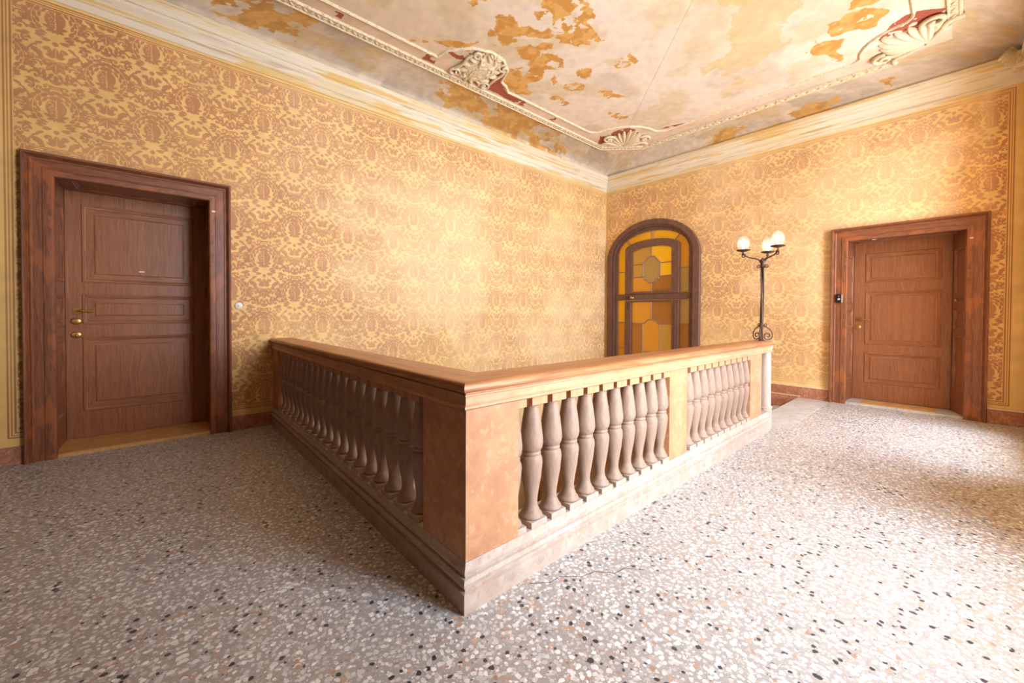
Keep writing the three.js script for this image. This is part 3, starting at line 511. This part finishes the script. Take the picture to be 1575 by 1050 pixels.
makeDoor('door_1', [D1.x, 0, 0], 0, {
  ...D1, frame: 0.158, leaf: [0.01, 1.071], sill: 0.03, px: [0.128, 0.957], field: 0.075, label: 'brown panelled door in deep reveal at left of the long wall',
  panels: [[1.54, 2.275], [1.135, 1.415], [0.292, 1.003]], jambs: [[1.53, 2.24], [1.12, 1.4], [0.3, 1.0]], handle: [0.09, 1.258], locks: [[0.08, 1.159, 0], [0.08, 1.028, 1]],
  extras: [(d, leaf, zb) => {
    mesh('threshold', box(0, D1.w, -0.02, 0.03, -D1.depth - 0.05, 0.0, 0.006, 'x'), STONE.sill, d);
    mesh('name_plate', box(0.522, 0.566, 1.657, 1.672, zb - 0.007, zb + 0.002, 0.002), PLASTIC.cream, leaf);
    mesh('paper_tag', box(D1.w + 0.003, D1.w + 0.04, 2.272, 2.288, 0.026, 0.029, 0), PLASTIC.cream, d);
  }],
});
makeDoor('door_2', [0, 0, D2.z], -Math.PI / 2, {
  ...D2, frame: 0.162, leaf: [0.035, 1.012], sill: 0.03, px: [0.166, 0.912], field: 0.05, label: 'brown panelled door in the end wall right of the stairhead lamp',
  panels: [[1.73, 2.13], [0.84, 1.585], [0.28, 0.705]], jambs: [[1.43, 2.1], [1.08, 1.33], [0.33, 1.0]], handle: [0.1, 1.19], locks: [[0.083, 1.075, 0]],
  extras: [(d, leaf, zb) => {
    mesh('threshold', box(0, D2.w, -0.02, 0.028, -D2.depth - 0.05, 0.002, 0.005, 'x'), STONE.slab, d);
    mesh('threshold_board', box(0.17, 0.9, 0.0275, 0.034, -0.36, 0.0, 0.003, 'x'), STONE.sill, d);
    mesh('paper_tag', box(D2.w + 0.004, D2.w + 0.04, 2.17, 2.184, 0.026, 0.029, 0), PLASTIC.cream, d);
    const kn = lathe([[0, 0.04], [0.012, 0.038], [0.018, 0.028], [0.015, 0.016], [0.007, 0.01], [0.007, 0.002], [0.016, 0]], 18); kn.rotateZ(Math.PI / 2 - 0.3); kn.translate(D2.w - 0.075, 1.44, -0.25); mesh('latch_knob', kn, METAL.brass, d);
    mesh('sensor', merge([box(0.26, 0.3, D2.h - 0.022, D2.h - 0.002, -0.1, -0.07, 0.006)]), PLASTIC.white, d);
  }],
});
{
  const b = tag(group('doorbell', -6.614, 1.322, 0), 'round white doorbell button on the paper right of the left door', 'doorbell');
  const r = lathe([[0, 0.018], [0.022, 0.018], [0.032, 0.014], [0.037, 0.006], [0.038, 0]], 32); r.rotateX(Math.PI / 2); mesh('housing', r, PLASTIC.white, b);
  const p = lathe([[0, 0.025], [0.009, 0.024], [0.013, 0.02], [0.013, 0.016]], 24); p.rotateX(Math.PI / 2); mesh('button', p, PLASTIC.cream, b);
  const e = tag(group('entry_keypad', -0.027, 1.425, 3.952, -Math.PI / 2), 'small black door entry unit on the left jamb of the right door', 'keypad');
  mesh('housing', box(-0.012, 0.05, 0, 0.125, 0, 0.026, 0.006), PLASTIC.black, e);
  const t = new THREE.TorusGeometry(0.0105, 0.0036, 8, 24); t.translate(0.02, 0.052, 0.026); mesh('button_ring', t, PLASTIC.white, e);
  mesh('indicator', merge([box(0.014, 0.026, 0.086, 0.09, 0.025, 0.028, 0.001), box(0.014, 0.026, 0.096, 0.099, 0.025, 0.028, 0.001)]), PLASTIC.cream, e);
  mesh('side_plate', box(0.0505, 0.056, 0.004, 0.115, 0.002, 0.02, 0.001), PLASTIC.cream, e);
}

// ---------------------------------------------------------------- arched stained-glass window
{
  const wn = tag(group('window_1', 0, 0, 0, -Math.PI / 2), 'arched brown window with amber leaded glass behind the balustrade', 'window', null, 'structure');
  const c = ARCH.z, y0 = ARCH.sill, amber = (hex, r = 0.72) => new THREE.MeshPhysicalMaterial({ color: hex, transmission: 0.92, roughness: r, thickness: 0, specularIntensity: 0.4, side: THREE.DoubleSide });
  const outer = (a, s, b, e) => archOutline(c, a, y0, s, b, 32, e);
  // wall-side surround and inner frame
  mesh('surround', mergeGeometries([prism(outer(0.985, 2.36, 0.755), [archOutline(c, 0.87, y0 + 0.1, 2.4, 0.63, 32)], -0.1, 0.05, 0.012), prism(outer(0.89, 2.4, 0.65), [archOutline(c, 0.83, y0 + 0.1, 2.42, 0.565, 32)], -0.14, 0.018, 0.008)].map((g) => boxUV(g.index ? g.toNonIndexed() : g, 'y'))), WOOD.window, wn);
  const inA = [0.755, 2.46, 0.445, 0.9], shA = [0.575, 2.58, 0.155, 32], glA = [0.432, 2.51, 0.09, 32];
  const fin = (g) => boxUV(g.index ? g.toNonIndexed() : g, 'y');
  mesh('frame', mergeGeometries([fin(prism(outer(0.85, 2.42, 0.57), [[[c - inA[0], 1.655], ...archPts(c, ...inA.slice(0, 3), 32, inA[3]), [c + inA[0], 1.655]], rect(c - inA[0], c + inA[0], y0 + 0.12, 1.545)], -0.1, -0.03, 0.006)),
    fin(prism(rect(c - 0.78, c + 0.78, 1.548, 1.652), [], -0.095, -0.012, 0.008))]), WOOD.window, wn);
  // casement: upper and lower sash
  const sash = mesh('sash', fin(prism([[c - 0.575, 1.66], ...archPts(c, ...shA), [c + 0.575, 1.66]], [[[c - 0.432, 1.7], ...archPts(c, ...glA), [c + 0.432, 1.7]]], -0.09, -0.01, 0.006)), WOOD.window, wn);
  const low = mesh('sash', fin(prism(rect(c - 0.575, c + 0.575, y0 + 0.02, 1.54), [rect(c - 0.432, c + 0.432, y0 + 0.14, 1.5)], -0.09, -0.01, 0.006)), WOOD.window, wn);
  mesh('sash_bead', box(c + 0.5, c + 0.515, y0 + 0.1, 1.53, -0.012, 0.002, 0.004), WOOD.window, low);
  // panes; cames between them
  const zg = -0.052, came = [], pane = (pts, mat, parent) => mesh('pane', prism(pts, [], zg - 0.004, zg), mat, parent);
  const Y = amber(0xffe05c), OR = amber(0xeec770), BR = amber(0xd2ac70), TAN = amber(0xe2c684), GR = amber(0xd8c494);
  const bar = (a, b, r = 0.011) => came.push(rod([a[0], a[1], zg + 0.003], [b[0], b[1], zg + 0.003], r, r, 6));
  const chain = (pts, r) => { for (let i = 0; i + 1 < pts.length; i++) bar(pts[i], pts[i + 1], r); };
  const cart = [[-0.185, 2.0], [-0.185, 2.28], [-0.15, 2.28], [-0.15, 2.31], [-0.1, 2.345], [-0.1, 2.36], [-0.05, 2.392], [0, 2.4], [0.05, 2.392], [0.1, 2.36], [0.1, 2.345], [0.15, 2.31], [0.15, 2.28], [0.185, 2.28], [0.185, 2.0], [0.15, 1.99], [0.15, 1.95], [0.1, 1.93], [0.1, 1.905], [0.05, 1.878], [0, 1.87], [-0.05, 1.878], [-0.1, 1.905], [-0.1, 1.93], [-0.15, 1.95], [-0.15, 1.99]].map(([a, b]) => [c + a, b]);
  const yt = (x) => 2.51 + 0.09 * Math.sqrt(Math.max(0, 1 - (x / 0.432) ** 2)) - 0.002, gl = 0.43, arc = (x0, x1) => Array.from({ length: 9 }, (_, i) => { const x = x0 + (x1 - x0) * i / 8; return [c + x, yt(x)]; });
  const LM = cart.slice(1, 8), RM = cart.slice(7, 14), RB = cart.slice(14, 21), LB = [...cart.slice(20), cart[0]];
  pane([[c - gl, 2.255], [c - 0.185, 2.255], ...LM, ...arc(0, -gl)], TAN, sash); pane([[c + gl, 2.255], ...arc(gl, 0), ...RM, [c + 0.185, 2.255]], Y, sash);
  pane([[c - gl, 2.0], [c - 0.185, 2.0], [c - 0.185, 2.255], [c - gl, 2.255]], TAN, sash); pane([[c + 0.185, 2.0], [c + gl, 2.0], [c + gl, 2.255], [c + 0.185, 2.255]], Y, sash);
  pane([[c - gl, 1.7], [c, 1.7], ...LB, [c - gl, 2.0]], OR, sash); pane([[c, 1.7], [c + gl, 1.7], [c + gl, 2.0], ...RB], BR, sash); pane(cart, GR, sash);
  chain([...cart, cart[0]], 0.013); bar([c, 1.7], [c, 1.87]); bar([c, 2.4], [c, 2.6]); for (const y of [2.0, 2.255]) { bar([c - gl, y], [c - 0.185, y]); bar([c + 0.185, y], [c + gl, y]); }
  const mk = (parent, g) => mesh('lead_came', merge(g), METAL.lead, parent);
  mk(sash, came.splice(0));
  const top = [[-0.185, 1.06], [-0.12, 1.075], [-0.11, 1.11], [-0.05, 1.145], [0, 1.15], [0.05, 1.145], [0.11, 1.11], [0.12, 1.075], [0.185, 1.06]].map(([a, b]) => [c + a, b]), yb = y0 + 0.14;
  pane([[c - gl, 1.07], ...top.slice(0, 5), [c, 1.5], [c - gl, 1.5]], OR, low); pane([...top.slice(4), [c + gl, 1.07], [c + gl, 1.5], [c, 1.5]], BR, low);
  pane([[c - gl, yb], [c - 0.185, yb], [c - 0.185, 1.06], [c - gl, 1.07]], BR, low); pane([[c + 0.185, yb], [c + gl, yb], [c + gl, 1.07], [c + 0.185, 1.06]], TAN, low); pane([[c - 0.185, yb], [c + 0.185, yb], ...[...top].reverse()], OR, low);
  chain(top, 0.013); bar([c, 1.15], [c, 1.5]); for (const s of [-1, 1]) { bar([c + s * 0.185, yb], [c + s * 0.185, 1.06]); bar([c + s * 0.185, 1.062], [c + s * gl, 1.07]); } bar([c - 0.185, 0.5], [c + 0.185, 0.5]);
  mk(low, came.splice(0));
  const fr = wn.children.find((m) => m.name === 'frame');
  for (const s of [-1, 1]) {
    const a = c + s * 0.575, b = c + s * 0.755, L = Math.min(a, b), R = Math.max(a, b);
    const cols = s < 0 ? [Y, Y, OR, Y] : [GR, OR, BR, GR];
    pane(rect(L, R, 1.655, 2.13), cols[0], fr); pane(rect(L, R, 1.08, 1.545), cols[3], fr); pane(rect(L, R, 0.55, 1.08), s < 0 ? OR : BR, fr); pane(rect(L, R, y0 + 0.12, 0.55), s < 0 ? OR : BR, fr);
    for (const y of [2.13, 1.08, 0.55]) bar([L, y], [R, y]);
  }
  // the curved band over the sash: four panes
  const oT = (t) => [c + 0.75 * Math.cos(t), 2.46 + 0.44 * Math.pow(Math.sin(t), 0.9)], iT = (t) => [c + 0.577 * Math.cos(t), 2.58 + 0.157 * Math.sin(t)], seg = (f, a, b) => Array.from({ length: 11 }, (_, i) => f(a + (b - a) * i / 10));
  pane([...seg(oT, 0.02, 0.72), ...seg(iT, 0.6, 0.02), [c + 0.577, 2.13], [c + 0.75, 2.13]], OR, fr); pane([...seg(oT, 0.72, 1.57), ...seg(iT, 1.57, 0.6)], Y, fr); pane([...seg(oT, 1.57, 2.42), ...seg(iT, 2.54, 1.57)], Y, fr); pane([...seg(oT, 2.42, 3.12), [c - 0.75, 2.13], [c - 0.577, 2.13], ...seg(iT, 3.12, 2.54)], Y, fr);
  bar(oT(0.72), iT(0.6)); bar(oT(1.57), iT(1.57)); bar(oT(1.5), iT(1.5), 0.006); bar(oT(2.42), iT(2.54)); bar(oT(2.36), iT(2.46), 0.006);
  mk(fr, came.splice(0));
  const kn = lathe([[0, 0.075], [0.02, 0.072], [0.032, 0.058], [0.03, 0.042], [0.014, 0.03], [0.012, 0.012], [0.024, 0.004], [0.026, 0]], 24); kn.rotateX(Math.PI / 2); kn.translate(c - 0.39, 1.585, -0.012);
  mesh('knob', kn, METAL.brass, wn); mesh('lock_plate', merge([box(c - 0.55, c - 0.43, 1.56, 1.63, -0.012, 0.004, 0.004), box(c - 0.505, c - 0.49, 1.33, 1.5, -0.012, 0.0, 0.003)]), METAL.iron, wn);
  // added outside: a wall that keeps sky from the right-hand panes
  tag(mesh('wall_outside_added', box(1.9, 2.1, -3, 6, -0.9, 4, 0), STONE.plain), 'plain wall added beyond the amber window to dim its right panes', 'wall', null, 'structure');
}

// ---------------------------------------------------------------- tall windows behind the viewer
WINDOWS.forEach(([a, b], i) => {
  const w = tag(group(`window_${i + 2}`, (a + b) / 2, 0, WIN_Z), `tall white framed window behind the viewer, ${i ? 'nearer the left side' : 'nearer the end wall'}`, 'window', null, 'structure');
  const hw = (b - a) / 2, [y0, y1] = WIN_Y, paint = PLASTIC.white;
  mesh('frame', prism(rect(-hw, hw, y0, y1), [rect(-hw + 0.05, -0.035, y0 + 0.08, 2.7), rect(0.035, hw - 0.05, y0 + 0.08, 2.7), rect(-hw + 0.05, hw - 0.05, 2.78, y1 - 0.05)], -0.03, 0.04, 0.006), paint, w);
  const glass = new THREE.MeshPhysicalMaterial({ color: 0xffffff, transmission: 1, roughness: 0, thickness: 0 });
  for (const r of [[-hw + 0.05, -0.035, y0 + 0.08, 2.7], [0.035, hw - 0.05, y0 + 0.08, 2.7], [-hw + 0.05, hw - 0.05, 2.78, y1 - 0.05]]) mesh('pane', box(...r, 0.0, 0.004, 0), glass, w);
  const L = new THREE.RectAreaLight(WINDOW_TINT, WINDOW_LIGHT, b - a - 0.1, y1 - y0 - 0.1); L.position.set((a + b) / 2, (y0 + y1) / 2, WIN_Z - 0.05); L.lookAt((a + b) / 2, (y0 + y1) / 2, 0); scene.add(L);
});

// ---------------------------------------------------------------- stairs down from the landing
{
  const st = tag(group('staircase', 0, 0, 0), 'grey stone stairs going down behind the balustrade end', 'stairs', null, 'structure');
  mesh('landing_slab', box(-2.1, -0.002, -0.045, 0.002, HOLE_Z - 0.03, 3.88, 0.004, 'x'), STONE.slab, st);
  for (let i = 0; i < 8; i++) mesh('step', box(-2.1, -0.018, -0.17 * (i + 1) - 0.17, -0.17 * (i + 1), HOLE_Z - 0.32 * (i + 1) - 0.03, HOLE_Z - 0.32 * i, 0.008, 'x'), STONE.slab, st);
  // solid sloping parapet on the open side of the flight, and the lower landing
  const pa = prism([[-HOLE_Z, 0.2], [-HOLE_Z + 2.56, -0.75], [-HOLE_Z + 3.3, -0.75], [-HOLE_Z + 3.3, -2.2], [-HOLE_Z, -1.2]], [], 0, 0.14, 0.004); pa.rotateY(-Math.PI / 2).scale(1, 1, 1); pa.rotateY(Math.PI); pa.translate(-2.24, 0, 0);
  mesh('parapet', boxUV(pa.index ? pa.toNonIndexed() : pa, 'z'), STONE.pier, st);
  mesh('landing', box(-2.1, -0.018, -1.7, -1.53, 0.002, HOLE_Z - 2.56, 0.006, 'x'), STONE.slab, st);
}

// ---------------------------------------------------------------- balustrade
{
  const b = tag(group('balustrade', 0, 0, 0), 'warm stone balustrade turning a corner round the stairwell', 'balustrade');
  const half = 0.0925, END = -2.34, run = [[RUN_X, 0.002], [RUN_X, RUN_Z], [END, RUN_Z]];
  const both = (p) => [...p, ...p.map(([d, h]) => [-d, h]).reverse()];
  mesh('plinth', sweep(run, both([[half + 0.02, 0], [half + 0.02, 0.084], [half + 0.006, 0.09], [half + 0.006, 0.104], [half + 0.018, 0.11], [half + 0.022, 0.126], [half + 0.016, 0.142], [half + 0.004, 0.146], [half + 0.004, 0.156], [half + 0.014, 0.16], [half + 0.014, 0.172], [half + 0.004, 0.186], [half, 0.204]]), { crease: 0.4 }), STONE.base, b);
  const along = [[RUN_X, 0.002], [RUN_X, RUN_Z], [-2.25, RUN_Z]];
  mesh('handrail', sweep(along, both([[0.09, 0.918], [0.103, 0.92], [0.113, 0.925], [0.119, 0.934], [0.12, 0.943], [0.117, 0.954], [0.109, 0.962], [0.1, 0.965]]), { crease: 0.7 }), WOOD.rail, b);
  mesh('rail_fascia', sweep(along, both([[0.085, 0.846], [0.1, 0.848], [0.107, 0.854], [0.106, 0.863], [0.098, 0.868], [0.095, 0.872], [0.095, 0.9], [0.1, 0.904], [0.1, 0.911], [0.094, 0.914], [0.094, 0.9185]]), { crease: 0.4 }), STONE.fascia, b);
  const y0 = 0.2035, y1 = 0.848;
  const xe = -6.004, ze = 3.393;                                      // the L-shaped corner pier
  const L = prism([[RUN_X - half, -RUN_Z - half], [xe, -RUN_Z - half], [xe, -RUN_Z + half], [RUN_X + half, -RUN_Z + half], [RUN_X + half, -ze], [RUN_X - half, -ze]], [], y0, y1, 0.003); L.rotateX(-Math.PI / 2);
  mesh('corner_pier', boxUV(L.index ? L.toNonIndexed() : L), STONE.pier, b);
  mesh('pier', box(-4.54, -4.266, y0, y1, RUN_Z - half, RUN_Z + half, 0.004), STONE.pier, b);
  mesh('pier', box(-2.889, -2.56, y0, y1, RUN_Z - half, RUN_Z + half, 0.004), STONE.pier, b);
  mesh('pier', box(RUN_X - half, RUN_X + half, y0, y1, 0.002, 0.255, 0.004), STONE.pier, b);
  mesh('end_column', merge([lathe([[0.088, 0], [0.088, 0.215], [0.094, 0.222], [0.094, 0.232], [0.08, 0.24], [0.078, 0.5], [0.076, 0.84], [0.084, 0.85], [0.084, 0.87], [0.09, 0.885], [0.09, 0.925], [0.104, 0.935], [0.108, 0.95], [0.1, 0.965], [0, 0.965]], 32)]), STONE.base, b).position.set(-2.2, 0, RUN_Z);
  // turned double-vase balusters between square blocks
  const prof = [[0, 0.232], [0.055, 0.232], [0.058, 0.24], [0.055, 0.25], [0.047, 0.256], [0.043, 0.268], [0.035, 0.284], [0.031, 0.305], [0.0325, 0.33], [0.04, 0.38], [0.049, 0.43], [0.054, 0.478], [0.057, 0.508], [0.055, 0.528], [0.05, 0.541], [0.042, 0.545], [0.046, 0.549], [0.048, 0.556], [0.046, 0.563], [0.041, 0.566], [0.048, 0.571], [0.0545, 0.584], [0.059, 0.603], [0.0585, 0.625], [0.0545, 0.66], [0.05, 0.7], [0.042, 0.75], [0.0365, 0.79], [0.0365, 0.806], [0, 0.806]];
  const geo = lathe(prof, 28), block = box(-0.055, 0.055, y0 - 0.001, 0.233, -0.06, 0.06, 0.003), cap = box(-0.054, 0.054, 0.805, 0.8485, -0.06, 0.06, 0.003);
  const one = new THREE.Mesh(geo, STONE.baluster); one.name = 'baluster'; mesh('foot_block', block, STONE.base, one); mesh('cap_block', cap, STONE.pier, one);
  one.traverse((m) => { m.castShadow = m.receiveShadow = true; });
  const put = (x, z, t = rr(0, 6)) => { const c = one.clone(); c.position.set(x, 0, z); b.add(c); };
  for (let i = 0; i < 10; i++) put(-5.858 + i * 0.1432, RUN_Z + 0.03);
  put(-6.001, RUN_Z + 0.03);
  for (let i = 0; i < 10; i++) put(-4.152 + i * 0.1382, RUN_Z + 0.03);
  for (let i = 0; i < 19; i++) put(RUN_X - 0.03, 3.27 - i * 0.1625);
}

// ---------------------------------------------------------------- wrought-iron lamp standing on the handrail
{
  const l = tag(group('lamp_standard', -2.26, 0.965, RUN_Z), 'wrought iron lamp with three egg shaped glass globes on the handrail', 'lamp');
  const pole = [], N = 3;
  for (let k = 0; k < N; k++) { const p = []; for (let i = 0; i <= 16; i++) { const t = i / 16, a = k / N * 6.283 + t * 2.2; p.push([0.0125 * Math.cos(a), 0.86 * t, 0.0125 * Math.sin(a)]); } pole.push(tube(p, 0.0085, 40, 7)); }
  pole.push(lathe([[0.0, 0], [0.03, 0], [0.03, 0.012], [0.016, 0.02], [0.016, 0.03]], 16)); mesh('pole', merge(pole), METAL.iron, l);
  const curlPts = (r0, cx, cy, a0, turns, n = 26) => Array.from({ length: n + 1 }, (_, i) => { const t = i / n, a = a0 + turns * t * 6.283, q = r0 * (1 - 0.78 * t); return [cx + q * Math.cos(a), cy + q * Math.sin(a), 0]; });
  for (let k = 0; k < 3; k++) {                                     // scrolled feet
    const g = [tube([[0.012, 0.17, 0], [0.05, 0.15, 0], [0.1, 0.1, 0], [0.108, 0.05, 0], ...curlPts(0.048, 0.06, 0.054, 0.0, -1.35)], 0.006, 70, 6), tube(curlPts(0.022, 0.034, 0.176, Math.PI, 1.2, 16), 0.005, 30, 6)];
    const f = merge(g); f.rotateY(k * 2.094 - 0.95); mesh('foot', f, METAL.iron, l);
  }
  const hub = [lathe([[0, 0.8], [0.02, 0.8], [0.026, 0.82], [0.02, 0.84], [0.024, 0.86], [0.034, 0.875], [0.026, 0.895], [0.012, 0.905], [0, 0.92]], 18)];
  for (let k = 0; k < 3; k++) { const q = tube(curlPts(0.024, 0.042, 0.815, Math.PI, -1.2, 16), 0.005, 30, 6); q.rotateY(k * 2.094 + 0.3); hub.push(q); const p = ball(0.024, 0.885, 0, 0.016, 0.012, 0.014, 8); p.rotateY(k * 2.094 + 1); hub.push(p); }
  mesh('hub', merge(hub), METAL.iron, l);
  const glass = new THREE.MeshPhysicalMaterial({ color: 0xffffff, transmission: 0.95, roughness: 0.22, thickness: 0, specularIntensity: 1, side: THREE.DoubleSide });
  const glow = new THREE.MeshStandardMaterial({ color: 0xfff4e0, emissive: new THREE.Color(1, 0.94, 0.84), emissiveIntensity: 0.8 });
  const view = Math.atan2(0.28, 0.96);
  [[-1.82, 0.99], [0.26, 0.985], [2.36, 1.0]].forEach(([a, top]) => {
    // lateral = R sin a to the picture's right, depth = R cos a away from the viewer
    const R = 0.19, dx = 0.96 * Math.cos(a) + 0.28 * Math.sin(a), dz = -0.28 * Math.cos(a) + 0.96 * Math.sin(a), th = Math.atan2(-dz, dx);
    const arm = merge([tube([[0.015, 0.87, 0], [0.05, 0.9, 0], [0.1, 0.915, 0], [0.15, 0.93, 0], [R, 0.965, 0], [R + 0.004, top, 0]], 0.0075, 30, 7), tube(curlPts(0.026, R - 0.0, 0.945, 1.2, 1.3, 18), 0.006, 30, 6), ball(R, 0.962, 0, 0.017, 0.014, 0.017, 10)]); arm.rotateY(th);
    const m = mesh('arm', arm, METAL.iron, l), X = R * dx, Z = R * dz;
    const at = (g) => { g.translate(X, top, Z); return g; };
    mesh('dish', at(lathe([[0, 0.0], [0.03, 0.0], [0.066, 0.012], [0.07, 0.02], [0.062, 0.016], [0.03, 0.008], [0, 0.008]], 24)), METAL.iron, m);
    mesh('globe', at(lathe([[0.026, 0.012], [0.046, 0.03], [0.06, 0.062], [0.063, 0.09], [0.056, 0.125], [0.042, 0.154], [0.022, 0.172], [0.004, 0.178]], 28)), glass, m);
    mesh('bulb', at(lathe([[0, 0.03], [0.012, 0.03], [0.013, 0.055], [0.024, 0.08], [0.027, 0.1], [0.02, 0.122], [0, 0.13]], 18)), glow, m);
    const p = new THREE.PointLight(0xffe6c4, LAMP_LIGHT, 0, 2); p.position.set(l.position.x + X, l.position.y + top + 0.09, l.position.z + Z); p.castShadow = true; scene.add(p);
  });
}
renderer.render(scene, camera);
